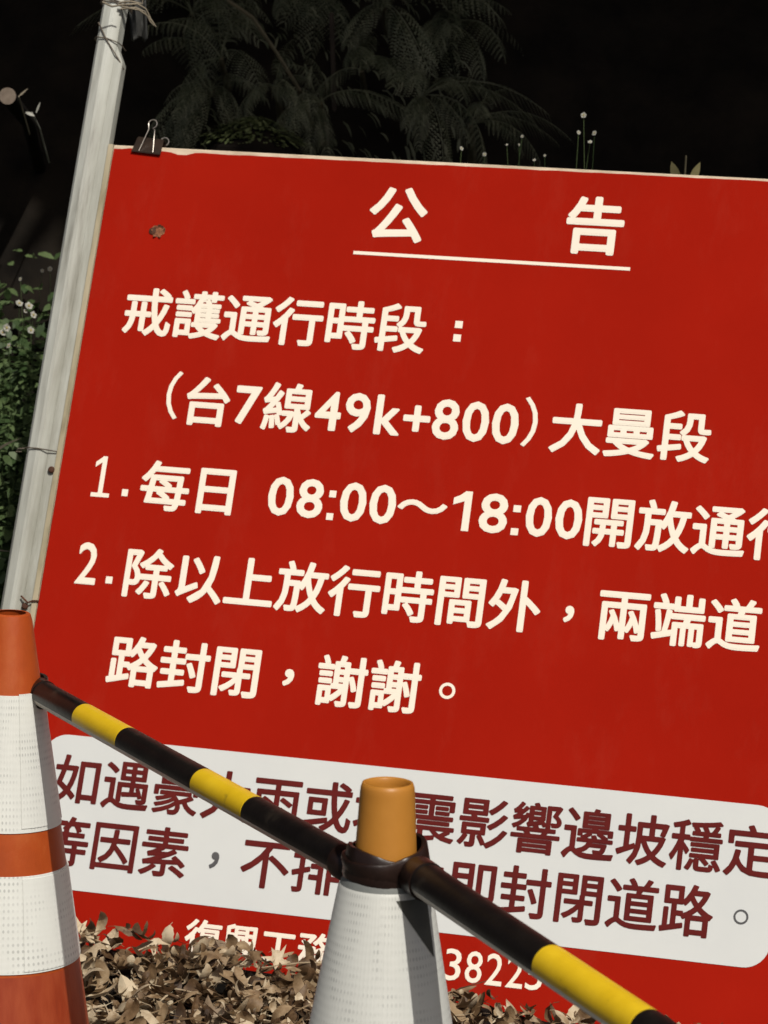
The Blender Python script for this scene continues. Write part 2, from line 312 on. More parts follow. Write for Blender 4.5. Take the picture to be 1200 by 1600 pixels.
def fern(px, py, y, n, spread, scale, label, aim=None):
    c = at_y(px, py, y); c.z = c.z - 0.0
    t = empty('fern', c); tag(t, label, 'fern', 'ferns growing on the dark bank')
    for i in range(n + 4):
        o = bpy.data.objects.new('frond', FR[random.randrange(6)]); C.objects.link(o); o.parent = t
        a = R((aim if aim is not None else 0) + random.uniform(-spread, spread)); o.rotation_euler = (R(random.uniform(-35, 35)), R(random.uniform(-30, 30)), a)
        o.scale = [scale * random.uniform(.75, 1.15)] * 3
    # root stalk down to the slope
    mb = MB(); mb.tube([(0, 0, 0), (0.01, 0.12, -0.06), (0.0, 0.35, -0.22)], [0.006, 0.009, 0.012], 6); mb.build('stalk', M['stem'], t)
fern(300, 20, 6.3, 6, 80, 0.75, 'fern with drooping fronds at the top, just right of the pole')
fern(240, 60, 6.5, 5, 80, 0.7, 'half hidden fern nearest the pole, behind the grey plastic scrap')
fern(345, 90, 6.1, 5, 60, 0.7, 'fern hanging above the green mossy clump, left of the long bare stem', -20)
fern(330, 140, 6.2, 6, 80, 0.6, 'low fern behind the binder clip, left of the mossy clump')
fern(470, 0, 6.4, 6, 70, 0.75, 'fern at the very top beside the upper end of the bare stem')
fern(600, 10, 6.2, 7, 80, 0.8, 'broad fern at the top above the middle of the sign', 30)
fern(690, 50, 6.3, 7, 70, 0.8, 'rightmost large fern, fading into the black shade', 50)
fern(565, 110, 6.1, 5, 70, 0.6, 'fern with pale curled leaf tips above the middle of the sign', 10)
fern(500, 160, 6.0, 6, 80, 0.55, 'low fern just behind the sign edge, right of the mossy clump')
fern(660, 150, 6.0, 6, 60, 0.6, 'low arching fern left of the small white flowers', 40)
fern(735, 195, 5.9, 4, 60, 0.5, 'smallest fern, right above the first small white flower', 60)
fern(430, 135, 6.0, 4, 70, 0.45, 'tiny fern with pale tips standing on the mossy clump')
# long bare stem among the ferns
mb = MB(); q = at_y(360, 5, 5.95)
mb.tube([at_y(355, 0, 5.95) - q, at_y(395, 28, 5.93) - q, at_y(432, 82, 5.93) - q, at_y(468, 140, 5.95) - q, at_y(490, 200, 6.1) - q], [0.004, 0.0045, 0.004, 0.004, 0.005], 6)
o = mb.build('bare_stem', M['stem'], smooth=True); o.location = q; tag(o, 'long thin bare stem slanting down between the ferns', 'stem')
mb = MB(); q = at_y(518, 210, 6.2)
mb.tube([at_y(518, 20, 6.2) - q, at_y(521, 120, 6.2) - q, at_y(523, 215, 6.2) - q], 0.0055, 6)
o = mb.build('bare_stem', M['bark'], smooth=True); o.location = q; tag(o, 'thin dark upright stem behind the ferns above the sign', 'stem')
# fine dark shrubbery over the upper bank: many thin drooping leaves, faint in the shade
sh = MB()
for i in range(9000):
    x = random.uniform(-1.6, 1.5); y = random.uniform(5.95, 7.4); z = ground_z(x, y) + random.uniform(0.0, .22)
    if x > .12 or x < -.48: continue
    a = noise.noise(Vector((x * 4, y * 4, z * 4))) * 3
    leaf_quad(sh, Vector((x, y, z)), Vector((math.cos(a) + random.gauss(0, .4), -.6 + random.gauss(0, .4), math.sin(a) * .7)), Vector((random.gauss(0, .3), -.5, 1)), random.uniform(.02, .05), random.uniform(.004, .008), .9, random.random(), 3)
o = sh.build('shrubbery', M['fern']); tag(o, 'mass of fine dark shrub leaves clothing the shaded upper bank', 'shrubbery', kind='stuff')
# mossy clump
mb = MB(); q = at_y(395, 222, 5.75)
for i in range(900):
    a = random.uniform(0, 6.28); r = random.random() ** .6
    p = Vector((math.cos(a) * r * 0.10, math.sin(a) * r * 0.07, 0.045 * (1 - r * r) + random.uniform(-.008, .006)))
    leaf_quad(mb, p, Vector((math.cos(a), math.sin(a), random.uniform(-.3, .8))), Vector((0, 0, 1)), random.uniform(.01, .02), .009, .3, random.random(), 2)
t = empty('moss_clump', q); tag(t, 'mounded green mossy clump just above the top edge of the sign', 'moss')
mb.build('leafy_cover', M['moss'], t); mb = MB(); mb.lathe([(0.001, 0.03), (.05, .022), (.09, -.01), (.1, -.12), (.06, -.3)], seg=16); mb.build('root_ball', M['soil'], t, smooth=True)

def flower(mb_p, mb_c, c, face, s):
    face = face.normalized(); a = face.orthogonal().normalized(); b = face.cross(a)
    for k in range(5):
        an = k * 1.2566 + random.uniform(-.1, .1); d = a * math.cos(an) + b * math.sin(an); sd_ = face.cross(d)
        mb_p.add([c, c + d * s * .65 + sd_ * s * .5, c + d * s * .95 + face * s * .2, c + d * s * .6 - sd_ * s * .45], [(0, 1, 2, 3)])
    mb_c.tube([c - face * s * .15, c + face * s * .22], [s * .25, s * .3], 6)
def weed_plant(name, base, tips, label, cat, leaf_n=120, leaf_s=0.022, flower_s=0.011, group=None, spread=0.05, stem_r=0.0011, leafmat='weed', flowers=True):
    base = Vector(base); t = empty(name, base); tag(t, label, cat, group)
    fol = MB()
    for tip in tips:
        tip = Vector(tip) - base; mid = tip * .5 + Vector((random.uniform(-.07, .07), random.uniform(-.03, .03), 0.03))
        pts = [Vector((0, 0, 0)).lerp(mid, k / 3) if k <= 3 else mid.lerp(tip, (k - 3) / 3) for k in range(7)]
        sb = MB(); sb.tube(pts, [stem_r * (1 - .1 * k) for k in range(7)], 5); sb.build('stem', M['weed'], t)
        for i in range(leaf_n):
            k = random.random() ** .8; p = Vector((0, 0, 0)).lerp(tip, k * .93) + Vector((random.gauss(0, spread * (1.1 - k)), random.gauss(0, spread * (1.1 - k)), random.gauss(0, .015)))
            d = Vector((random.gauss(0, 1), random.gauss(0, 1), random.uniform(-.2, .7)))
            leaf_quad(fol, p, d, Vector((random.gauss(0, .4), random.gauss(0, .4) - .3, 1)), leaf_s * random.uniform(.6, 1.3), leaf_s * .5, .4, random.random(), 3)
        if flowers:
            fp, fc = MB(), MB(); flower(fp, fc, tip, Vector((random.uniform(-1, 1), -1, random.uniform(-.3, 1.2))), flower_s * random.uniform(.4, .8))
            f = fp.build('flower', M['petal'], t); fc.build('flower_centre', M['pollen'], f)
    if fol.f: fol.build('foliage', M[leafmat], t)
    return t
# undergrowth over the foot of the bank
ug = MB()
for (n_, xa, xb, ya, yb) in ((10000, -1.25, -.42, 4.95, 5.9), (3500, -1.2, -.55, 5.35, 5.75), (1500, -2.2, 1.6, 5.3, 5.75)):
    for i in range(n_):
        x = random.uniform(xa, xb); y = random.uniform(ya, yb); z = ground_z(x, y); hh = 1.05 if n_ == 3500 else .3 if y > 5.4 else .5 + .35 * max(0, noise.noise(Vector((x * 5, y * 5, 9))))
        p = Vector((x, y, z + hh * random.random() ** 1.6))
        if n_ == 3500 and p.z > .98 + .08 * noise.noise(p * 8): continue
        leaf_quad(ug, p, Vector((random.gauss(0, 1), random.gauss(0, 1) - .5, random.uniform(-.2, .8))), Vector((random.gauss(0, .5), random.gauss(0, .5) - .4, 1)), random.uniform(.018, .042), .017, .4, random.random(), 3)
o = ug.build('undergrowth', M['weed']); tag(o, 'low dark green undergrowth covering the foot of the bank behind the sign', 'undergrowth', kind='stuff')
# flowering weeds to the left of the pole
def foot(px, y, dx=0): 
    p = at_y(px, 900, y); return (p.x + dx, y, ground_z(p.x, y) - .01)
weed_plant('flowering_weed', foot(20, 5.35), [at_y(45, 478, 5.2), at_y(52, 492, 5.22), at_y(40, 486, 5.2), at_y(30, 474, 5.25), at_y(48, 516, 5.2)], 'tallest leafy weed with a cluster of small white flowers left of the pole', 'weed', 150, group='flowering weeds left of the pole')
weed_plant('flowering_weed', foot(0, 5.3, -.03), [at_y(10, 512, 5.15), at_y(4, 520, 5.15), at_y(14, 540, 5.15), at_y(-20, 500, 5.2), at_y(-50, 560, 5.2)], 'leafy weed with white flowers cut by the left edge of the photo', 'weed', 160, group='flowering weeds left of the pole')
weed_plant('flowering_weed', foot(40, 5.45), [at_y(66, 423, 5.5), at_y(78, 420, 5.5), at_y(32, 436, 5.45)], 'thin dark weed with single tiny flowers, highest beside the pole', 'weed', 40, .018, .007, group='flowering weeds left of the pole')
weed_plant('leafy_weed', foot(25, 5.15), [at_y(20, 640, 5.0), at_y(40, 620, 5.05), at_y(0, 600, 5.0), at_y(48, 580, 5.1), at_y(-30, 650, 5)], 'dense green weed without flowers at mid height left of the pole', 'weed', 170, .028, flowers=False, group='green weeds left of the pole')
weed_plant('leafy_weed', foot(10, 5.05), [at_y(12, 760, 4.95), at_y(-15, 780, 4.95), at_y(25, 730, 5.0), at_y(0, 840, 4.9), at_y(-50, 760, 4.95)], 'lowest green weed with broader leaves beside the bottom of the pole', 'weed', 130, .038, flowers=False, group='green weeds left of the pole')
def blade(pts, wdt, label, cat='grass blade'):
    b0 = Vector(pts[0]); mb = MB(); vs = []
    for i, p in enumerate(pts):
        wv = wdt * (1 - (i / (len(pts) - 1)) ** 2) + .0004; vs += [Vector(p) - b0 + Vector((0, 0, wv / 2)), Vector(p) - b0 + Vector((0, wv * .4, -wv / 2))]
    mb.add(vs, [(2 * i, 2 * i + 1, 2 * i + 3, 2 * i + 2) for i in range(len(pts) - 1)]); o = mb.build('grass_blade', M['straw']); o.location = b0; tag(o, label, cat, 'pale grass blades left of the pole')
blade([at_y(-90, 735, 5.0), at_y(-20, 712, 4.93), at_y(10, 694, 4.9), at_y(33, 684, 4.88)], .008, 'pale grass blade pointing up at the wire tie on the pole')
blade([at_y(-90, 855, 4.95), at_y(-20, 858, 4.9), at_y(20, 862, 4.85)], .006, 'pale grass blade lying level just above the orange cone')
# weeds behind the top edge of the sign
def foot2(px, y): 
    p = at_y(px, 300, y); return (p.x, y, ground_z(p.x, y) - .01)
G2 = 'small flowers behind the top edge of the sign'
weed_plant('flowering_weed', foot2(925, 5.3), [at_y(912, 180, 5.2), at_y(904, 207, 5.2), at_y(929, 208, 5.2), at_y(922, 222, 5.22)], 'spike of small white buds standing alone above the right half of the sign', 'weed', 14, .014, .008, G2, .012)
weed_plant('flowering_weed', foot2(840, 5.3), [at_y(816, 213, 5.2), at_y(811, 226, 5.2), at_y(835, 250, 5.15), at_y(851, 243, 5.15), at_y(792, 226, 5.2)], 'loose group of tiny flowers and bent stalks behind the sign, left of the bud spike', 'weed', 12, .016, .006, G2, .02)
weed_plant('flowering_weed', foot2(745, 5.3), [at_y(721, 232, 5.2), at_y(757, 241, 5.2)], 'pair of white flowers peeping over the middle of the sign', 'weed', 14, .016, .0075, G2, .02)
b0 = Vector(foot2(1068, 5.15)); t = empty('seedling', b0); tag(t, 'two-leaved seedling peeping over the top edge of the sign at right', 'seedling')
mb = MB(); tp = at_y(1072, 243, 5.0) - b0; mb.tube([(0, 0, 0), tp * .6, tp], .0016, 5); mb.build('stem', M['stem'], t)
for (px, py, ex) in ((1060, 278, -1), (1080, 278, 1)):
    lb = MB(); c = at_y(px, py, 4.99) - b0
    leaf_quad(lb, c + Vector((0, 0, -.01)), Vector((ex * .3, 0, 1)), Vector((ex * .7, -1, 0)), .04, .018, .15, 0, 5); lb.build('leaf', M['leafy'], t)
# cut branch end and small bits at the far left
q = at_y(12, 150, 5.6); t = empty('cut_branch', q); tag(t, 'cut branch pointing at the viewer, its pale round end at the left edge', 'branch')
mb = MB(); mb.tube([(0, 0, 0), (0.01, .25, -.05), (0.0, .6, -.18)], [.0155, .014, .012], 16); mb.build('stick', M['soil'], t, smooth=True)
mb = MB(); mb.tube([(0, -.0035, 0), (0, 0.001, 0)], .0162, 20); mb.build('cut_face', M['cut'], t)
q = at_y(50, 176, 5.6); mb = MB()
leaf_quad(mb, Vector((-.012, 0, 0)), Vector((1, -.3, -.1)), Vector((0, -.6, 1)), .02, .011, .2); leaf_quad(mb, Vector((.008, 0, 0)), Vector((.3, 0, 1)), Vector((0, -1, 0)), .022, .004, .1)
mb.tube([(0, 0, 0), (0.01, .05, -.03), (0.0, .3, -.1)], .0015, 5)
o = mb.build('pale_leaf_tip', M['petal']); o.location = q; tag(o, 'tiny pale leaf just below the cut branch end at left', 'leaf')
q = at_y(36, 146, 5.6); mb = MB(); leaf_quad(mb, Vector((-.008, 0, -.006)), Vector((.8, -.1, .8)), Vector((0, -1, .4)), .024, .004, .05)
mb.tube([(-.008, 0, -.006), (-.01, .2, -.08)], .0012, 5)
o = mb.build('straw_piece', M['straw']); o.location = q; tag(o, 'short pale straw right beside the cut branch end at left', 'straw')

# ------------------------------------------------------------------ the red notice board
origin = SO + SU * (UC * EM) + SV * (VB * EM)
sign = empty('notice_board'); mt = Matrix((SU, SN, -SV)).transposed().to_4x4(); mt.translation = origin; sign.matrix_world = mt
tag(sign, 'large red notice board with white Chinese writing leaning back on a grey post', 'notice board')
def L(u, v): return ((u - UC) * EM, (VB - v) * EM)      # cell coordinates -> local x, z on the board
UL, UR, VT = -2.13, 12.85, -4.0
x0, zt = L(UL, VT); x1, zb = L(UR, VB)
mb = MB(); mb.box((x0, 0, zb), (x1, 0.020, zt)); mb.build('board', M['board'], sign, bevel=.0012)
# the printed red film, its edge a little uneven at the top and side
def film_edge():
    pts = []
    N = 90
    for i in range(N + 1):                 # top, left to right
        u = UL + 0.02 + (UR - UL - 0.04) * i / N
        dz = 0.0078 - 0.0038 * i / N + 0.0009 * noise.noise(Vector((u * 2.3, 0, 0))) + 0.0005 * noise.noise(Vector((u * 9, 3, 0)))
        if u < -1.62: dz -= 0.003 * (1 if u > -1.85 else .2)
        if -0.98 < u < -0.45: dz += 0.005 * math.sin(math.pi * (u + .98) / .53)
        x, z = L(u, VT); pts.append((x, z - max(dz, .0004)))
    for i in range(1, 30):
        v = VT + (VB - VT) * i / 30; x, z = L(UR - .02, v); pts.append((x, z))
    for i in range(31):
        u = UR - .02 - (UR - UL - 0.04) * i / 30; pts.append((L(u, VB - .02)))
    for i in range(1, 110):
        v = VB - (VB - VT) * i / 110; x, z = L(UL, v); pts.append((x + .0015 + .0018 * max(0, noise.noise(Vector((v * 1.7, 4, 0))) + .3 * noise.noise(Vector((v * 9, 1, 0)))), z))
    return pts
def flat_poly(pts, yf, yb):
    bm = bmesh.new(); f = bm.faces.new([bm.verts.new((x, yf, z)) for x, z in pts]); bmesh.ops.triangulate(bm, faces=[f], quad_method='BEAUTY', ngon_method='EAR_CLIP')
    bm.normal_update(); r = MB(); bm.verts.ensure_lookup_table(); bm.verts.index_update(); n = len(pts)
    fs = [tuple(v.index for v in ff.verts) for ff in bm.faces]
    r.add([v.co.copy() for v in bm.verts] + [Vector((v.co.x, yb, v.co.z)) for v in bm.verts], fs + [(i, (i + 1) % n, (i + 1) % n + n, i + n) for i in range(n)])
    bm.free(); return r
flat_poly(film_edge(), -0.0012, 0.0002).build('red_film', M['red'], sign)
def rounded(u0, v0, u1, v1, rr, k=8):
    pts = []
    for (cx, cy, a0) in ((u1 - rr, v0 + rr, -90), (u1 - rr, v1 - rr, 0), (u0 + rr, v1 - rr, 90), (u0 + rr, v0 + rr, 180)):
        for i in range(k + 1):
            a = R(a0 + 90 * i / k); pts.append(L(cx + rr * math.cos(a), cy + rr * math.sin(a)))
    return pts
flat_poly(rounded(-1.52, 7.662, 12.14, 10.50, .45), -0.0020, -0.0011).build('white_panel', M['white_film'], sign)

# ---- lettering, one mesh per line of print
_g = {}
def glyph(ch):
    if ch not in _g:
        c = bpy.data.curves.new('glyph', 'FONT'); c.body = ch; c.size = 1; c.resolution_u = 3
        o = bpy.data.objects.new('glyph', c); C.objects.link(o); bpy.context.view_layer.update()
        me = bpy.data.meshes.new_from_object(o.evaluated_get(bpy.context.evaluated_depsgraph_get()))
        _g[ch] = ([v.co.copy() for v in me.vertices], [tuple(p.vertices) for p in me.polygons])
        bpy.data.objects.remove(o); bpy.data.curves.remove(c); bpy.data.meshes.remove(me)
    return _g[ch]
def put(mb, ch, u, v, em, bold, y, sx=1.0, sy=1.0, box=None):
    """place one character: baseline-left at (u, v), or fitted into box (u0, vtop, u1, vbottom)"""
    vs, fs = glyph(ch)
    if not vs: return
    if box:
        a0 = min(p.x for p in vs); a1 = max(p.x for p in vs); b0_ = min(p.y for p in vs); b1 = max(p.y for p in vs)
        bu0, bv0, bu1, bv1 = box; bw = bold
        f = lambda p: (bu0 + bw + (p.x - a0) / (a1 - a0) * (bu1 - bu0 - 2 * bw), bv1 - bw - (p.y - b0_) / (b1 - b0_) * (bv1 - bv0 - 2 * bw))
    else: f = lambda p: (u + p.x * em * sx, v - p.y * em * sy)
    offs = [(0, 0)] + ([(math.cos(k * math.pi / 6) * bold, math.sin(k * math.pi / 6) * bold) for k in range(12)] if bold else [])
    for k, (dx, dy) in enumerate(offs):
        out = []
        for p in vs:
            uu, vv = f(p); x, z = L(uu + dx, vv + dy); out.append((x, y - k * 0.00003, z))
        mb.add(out, fs)
def finish(mb, material): return mb.build('lettering', material, sign)
YT = -0.0018                                # print on the red film
YP = -0.0026                                # print on the white panel
BO = 0.021
t1 = MB(); put(t1, '公', 3.157, -2.441, 1.18, .027, YT); put(t1, '告', 6.953, -2.441, 1.18, .027, YT); finish(t1, M['text_white'])
mb = MB(); a = L(2.99, -2.105); b = L(8.30, -2.040); mb.box((a[0], YT, b[1]), (b[0], YT + .0007, a[1])); mb.build('underline', M['text_white'], sign)
def run(mb, s, u, v, em=1.0, bold=BO, y=YT):
    for i, ch in enumerate(s):
        if ch != ' ': put(mb, ch, u + i * em, v, em, bold, y)
def disc(mb, u, v, r0, r1, y, n=24):
    pts = []; 
    for i in range(n):
        a = 2 * math.pi * i / n; pts += [(*L(u + r1 * math.cos(a), v + r1 * math.sin(a)),), (*L(u + r0 * math.cos(a), v + r0 * math.sin(a)),)]
    vs = [(x, y, z) for x, z in pts]; mb.add(vs, [(2 * i, 2 * ((i + 1) % n), 2 * ((i + 1) % n) + 1, 2 * i + 1) for i in range(n)])
def rect(mb, u0, v0, u1, v1, y):
    a = L(u0, v0); b = L(u1, v1); mb.add([(a[0], y, b[1]), (b[0], y, b[1]), (b[0], y, a[1]), (a[0], y, a[1])], [(0, 1, 2, 3)])
t2 = MB(); run(t2, '戒護通行時段', -1.38, -.248)
for v in (-.773, -.508): rect(t2, 5.14, v - .075, 5.285, v + .065, YT)
finish(t2, M['text_white'])
t3 = MB(); put(t3, '（', 0, 0, 1, .008, YT, box=(-.245, .515, .02, 1.47)); run(t3, '台', .074, 1.455)
put(t3, '7', 0, 0, 1, .021, YT, box=(1.12, .71, 1.62, 1.465)); run(t3, '線', 1.66, 1.455)
for ch, a, b in (('4', 2.70, 3.20), ('9', 3.27, 3.755), ('k', 3.86, 4.355)): put(t3, ch, 0, 0, 1, .021, YT, box=(a, .70 if ch == '4' else .69, b, 1.465))
put(t3, '+', 0, 0, 1, .022, YT, box=(4.40, .85, 4.915, 1.36))
for k, a in enumerate((4.962, 5.527, 6.085)): put(t3, '800'[k], 0, 0, 1, .021, YT, box=(a, .69, a + .50, 1.475))
put(t3, '）', 0, 0, 1, .008, YT, box=(6.66, .53, 6.935, 1.49)); run(t3, '大曼段', 7.168, 1.455); finish(t3, M['text_white'])
def thin_one(mb, u, v, h, y):
    rect(mb, u + .155, v - h, u + .245, v, y); rect(mb, u + .02, v - .08, u + .385, v, y - .00003); 
    a, b, c, d = L(u + .17, v - h), L(u + .17, v - h + .11), L(u + .03, v - h + .22), L(u + .03, v - h + .12)
    mb.add([(p[0], y - .00006, p[1]) for p in (a, b, c, d)], [(0, 1, 2, 3)])
t4 = MB(); thin_one(t4, -1.45, 3.095, .80, YT); rect(t4, -.82, 2.905, -.70, 3.04, YT); run(t4, '每日', -.49, 3.163)
def bold_one(mb, u0, u1, v0, v1, y):
    w_ = .135; rect(mb, u1 - w_, v0, u1, v1, y)
    pts = [L(u1 - w_ + .01, v0), L(u1 - w_ * .4, v0), L(u1 - w_ * .6, v0 + .17), L(u0, v0 + .27), L(u0, v0 + .14), L(u0 + .12, v0 + .08)]
    mb.add([(p[0], y - .00004, p[1]) for p in pts], [tuple(range(6))])
def digits(mb, s, boxes, v0, v1, bold=.021):
    for ch, (a, b) in zip(s, boxes):
        if ch == ':': rect(mb, a, v0 + .19, b, v0 + .32, YT); rect(mb, a, v1 - .13, b, v1, YT)
        elif ch == '1': bold_one(mb, a, b, v0, v1, YT)
        else: put(mb, ch, 0, 0, 1, bold, YT, box=(a, v0, b, v1))
digits(t4, '08:00', [(2.035, 2.525), (2.60, 3.10), (3.20, 3.33), (3.425, 3.925), (3.985, 4.49)], 2.42, 3.175)
put(t4, '～', 0, 0, 1, .018, YT, box=(4.52, 2.655, 5.46, 2.905))
digits(t4, '18:00', [(5.56, 5.90), (6.07, 6.60), (6.69, 6.83), (6.935, 7.42), (7.485, 7.98)], 2.42, 3.175)
run(t4, '開放通行', 7.975, 3.163); finish(t4, M['text_white'])
t5 = MB(); put(t5, '2', 0, 0, 1, .012, YT, box=(-1.47, 3.99, -1.065, 4.80)); rect(t5, -.86, 4.61, -.73, 4.745, YT)
run(t5, '除以上放行時間外', -.566, 4.868); put(t5, '，', 0, 0, 1, .022, YT, box=(7.85, 4.40, 8.04, 4.71)); run(t5, '兩端道', 8.434, 4.868); finish(t5, M['text_white'])
t6 = MB(); run(t6, '路封閉', -.575, 6.560); put(t6, '，', 0, 0, 1, .022, YT, box=(2.82, 6.04, 3.03, 6.36)); run(t6, '謝謝', 3.425, 6.560); disc(t6, 5.905, 6.165, .095, .15, YT); finish(t6, M['text_white'])
E7 = .956
t7 = MB(); run(t7, '如遇豪大雨或地震影響邊坡穩定', -1.255, 8.847, E7, .016, YP); finish(t7, M['text_maroon'])
t8 = MB(); run(t8, '等因素', -1.305, 9.99, E7, .016, YP); run(t8, '不排除立即封閉道路', -1.305 + 4 * E7, 9.99, E7, .016, YP); finish(t8, M['text_maroon'])
t9 = MB(); put(t9, '，', 0, 0, 1, .012, YP, box=(1.955, 9.52, 2.13, 9.83)); disc(t9, 11.593, 9.637, .095, .13, YP); finish(t9, M['text_grey'])
t10 = MB()
for i, ch in enumerate('復興工務段'): put(t10, ch, 1.70 + i * .70, 11.36, .70, .014, YT)
for ch, a in zip('38225', (6.50, 6.88, 7.25, 7.62, 7.97)): put(t10, ch, 0, 0, 1, .004, YT, box=(a, 10.755, a + .30, 11.315))
for ch, a in zip('03', (5.42, 5.76)): put(t10, ch, 0, 0, 1, .004, YT, box=(a, 10.755, a + .28, 11.315))
rect(t10, 6.16, 11.0, 6.36, 11.06, YT)
finish(t10, M['text_white'])

# ---- post, batten and ties down the left side
def bx(u): return (u - UC) * EM
pz0 = -0.10; pz1 = (VB + 8.3) * EM
xl, xm, xr = bx(-2.87), bx(-2.60), bx(-2.43)
mb = MB(); mb.prism([(xl, .006), (xl + .006, -.0015), (xm - .003, -.006), (xm + .003, -.0055), (xr, .003), (xr, .030), (xl, .030)], pz0, pz1)
post = mb.build('post', M['post'], sign, smooth=True, sharp=20, bevel=.0008)
ztop = (VB + 5.75) * EM
mb = MB(); p = [(xr + .0004, .002), (bx(-2.25), .0035), (bx(-2.25), .024), (xr + .0004, .024)]
mb.prism(p, pz0, ztop); mb.add([(xr + .0004, .002, ztop), (bx(-2.25), .0035, ztop), (bx(-2.25), .024, ztop), (xr + .0004, .024, ztop), (xr + .0006, .004, ztop + .03), (xr + .0006, .022, ztop + .03)], [(0, 1, 4), (1, 2, 5, 4), (2, 3, 5), (3, 0, 4, 5)])
mb.build('side_board', M['post'], sign)
mb = MB(); mb.box((bx(-2.245), -.001, 0), (x0 - .0006, .019, zt + .001)); mb.build('edge_batten', M['batten'], sign, bevel=.001)
def wire_tie(v, drop, nturn=1, tail=True, extra=0):
    zc = (VB - v) * EM; r = .0011; mb = MB()
    for k in range(nturn):
        o_ = k * .0035
        pts = [(xl - .004, .034, zc + o_), (xl - .004, .004, zc + o_ + .001), (xl + .003, -.0045, zc + o_), (xm, -.0085, zc + o_ - drop * .5), (xr + extra + .003, -.001, zc + o_ - drop), (xr + extra + .006, .012, zc + o_ - drop), (xr + extra + .006, .034, zc + o_ - drop)]
        mb.tube(pts, r, 6)
    if tail: mb.tube([(xl - .004, .002, zc), (xl - .014, -.002, zc - .003), (xl - .016, -.002, zc - .008), (xl - .006, -.002, zc - .007)], r, 6)
    w_ = mb.build('wire_tie', M['wire'], post, smooth=True)
wire_tie(2.25, .002, extra=.012); wire_tie(-6.23, .007, tail=False); wire_tie(-7.0, .004, 2, tail=False)
zc = (VB + 6.5) * EM
mb = MB(); mb.tube([(xl + .001, -.003, zc + .004), (xm, -.009, zc - .030), (xr + .010, .002, zc - .062), (xr + .018, .01, zc - .075)], .0011, 6); mb.build('wire_tie', M['wire'], post, smooth=True)
for (u, v) in ((-2.29, 2.64), (-2.36, 5.32)):
    mb = MB(); mb.lathe([(.0001, .004), (.004, .0035), (.0058, .001), (.0058, 0)], seg=10)
    o = mb.build('nail_head', M['rust'], post); o.rotation_euler = (R(90), 0, 0); o.location = (bx(u), -.0012, (VB - v) * EM)
mb = MB(); zz = (VB - 5.26) * EM; mb.tube([(bx(-2.45), -.006, zz + .01), (bx(-2.3), -.006, zz), (bx(-2.22), -.003, zz + .004), (bx(-2.1), -.002, zz + .005)], .0018, 6); mb.build('bent_nail', M['rust'], post, smooth=True)
# dirty scuff marks on the post, rust pits
mb = MB()
# back props
mb = MB()
for u in (-2.6, 12.4):
    x = bx(u); zb_ = (VB - 2.0) * EM
    a = Vector((x, .035, zb_)); wf = origin + SU * x + SN * .55; wf.z = 0.0
    loc = mt.inverted() @ Vector((wf.x, wf.y + .25, -.03)); mb.tube([a, loc], .016, 4)
mb.build('back_prop', M['batten'], sign)
mb = MB(); mb.box((x0 + .03, .0205, zt - .09), (x1 - .01, .045, zt - .04)); mb.build('cross_rail', M['batten'], sign)
mb = MB(); mb.box((x1 - .035, .0205, -.1), (x1 + .004, .055, zt - .1)); mb.build('right_stile', M['batten'], sign)
# screw hole with a torn patch
hx, hz = L(-1.05, -2.262)
mb = MB(); n = 14
pts = []
for i in range(n):
    a = 2 * math.pi * i / n; rr = .0105 * (1 + .28 * noise.noise(Vector((math.cos(a) * 2, math.sin(a) * 2, 7)))); pts.append((hx + .0095 + 1.15 * rr * math.cos(a), hz + .001 + rr * math.sin(a)))
flat_poly(pts, -.0019, -.0011).build('torn_patch', M['torn'], sign)
mb = MB(); mb.lathe([(.0001, .0018), (.0045, .0016), (.006, .0006), (.006, 0)], seg=14); o = mb.build('screw_head', M['rust'], sign, smooth=True); o.rotation_euler = (R(90), 0, 0); o.location = (hx, -.0021, hz)
mb = MB()
for i in range(9):
    a = random.uniform(0, 6.28); c = Vector((hx + .011 + .008 * math.cos(a), -.002, hz + .007 * math.sin(a))); leaf_quad(mb, c, Vector((math.cos(a), -.8, math.sin(a))), Vector((.1, -1, 0)), .006, .005, .1, 0, 2)
mb.build('torn_fibre', M['torn'], sign)

# dry twigs and a scrap of plastic caught behind the top of the pole
q = mt @ Vector((xr + .01, .02, (VB + 7.0) * EM)); t = empty('dry_twig_bunch', q); tag(t, 'bunch of pale dry twigs caught on the pole at the very top', 'twigs')
for k, pl in enumerate([[(185, 8), (215, 6), (228, 14), (236, 30), (244, 42)], [(188, 14), (212, 12), (226, 18), (235, 34), (241, 40)], [(186, 4), (205, 2), (222, 6), (224, -8)], [(190, 10), (218, 16), (232, 26), (240, 36)], [(160, 3), (175, 10), (190, 8)]]):
    mb = MB(); mb.tube([at_y(px, py, q.y - (.06 if k == 4 else .03)) - q for px, py in pl], [.0018, .0018, .0014, .0011, .0009][:len(pl)], 5); mb.build('twig', M['straw'], t, smooth=True)
q = at_y(212, 10, 5.1); mb = MB(); vs = []
for i in range(13):
    tt = i / 12
    for j in range(6):
        s_ = j / 5; c = at_y(200 + 28 * s_ + 4 * tt, 0 + 62 * tt + 4 * math.sin(j * 2), 5.1) - q; vs.append(c + Vector((0, .012 * math.sin(j * 1.9 + tt * 2), 0)))
mb.add(vs, [(i * 6 + j, i * 6 + j + 1, (i + 1) * 6 + j + 1, (i + 1) * 6 + j) for i in range(12) for j in range(5)])
mb.tube([at_y(198, 0, 5.1) - q, at_y(190, -20, 5.1) - q], .002, 5)
o = mb.build('plastic_scrap', M['rag'], smooth=True); o.location = q; tag(o, 'grey torn plastic scrap hanging behind the twigs right of the pole', 'plastic scrap')
o.modifiers.new('thick', 'SOLIDIFY').thickness = .0006

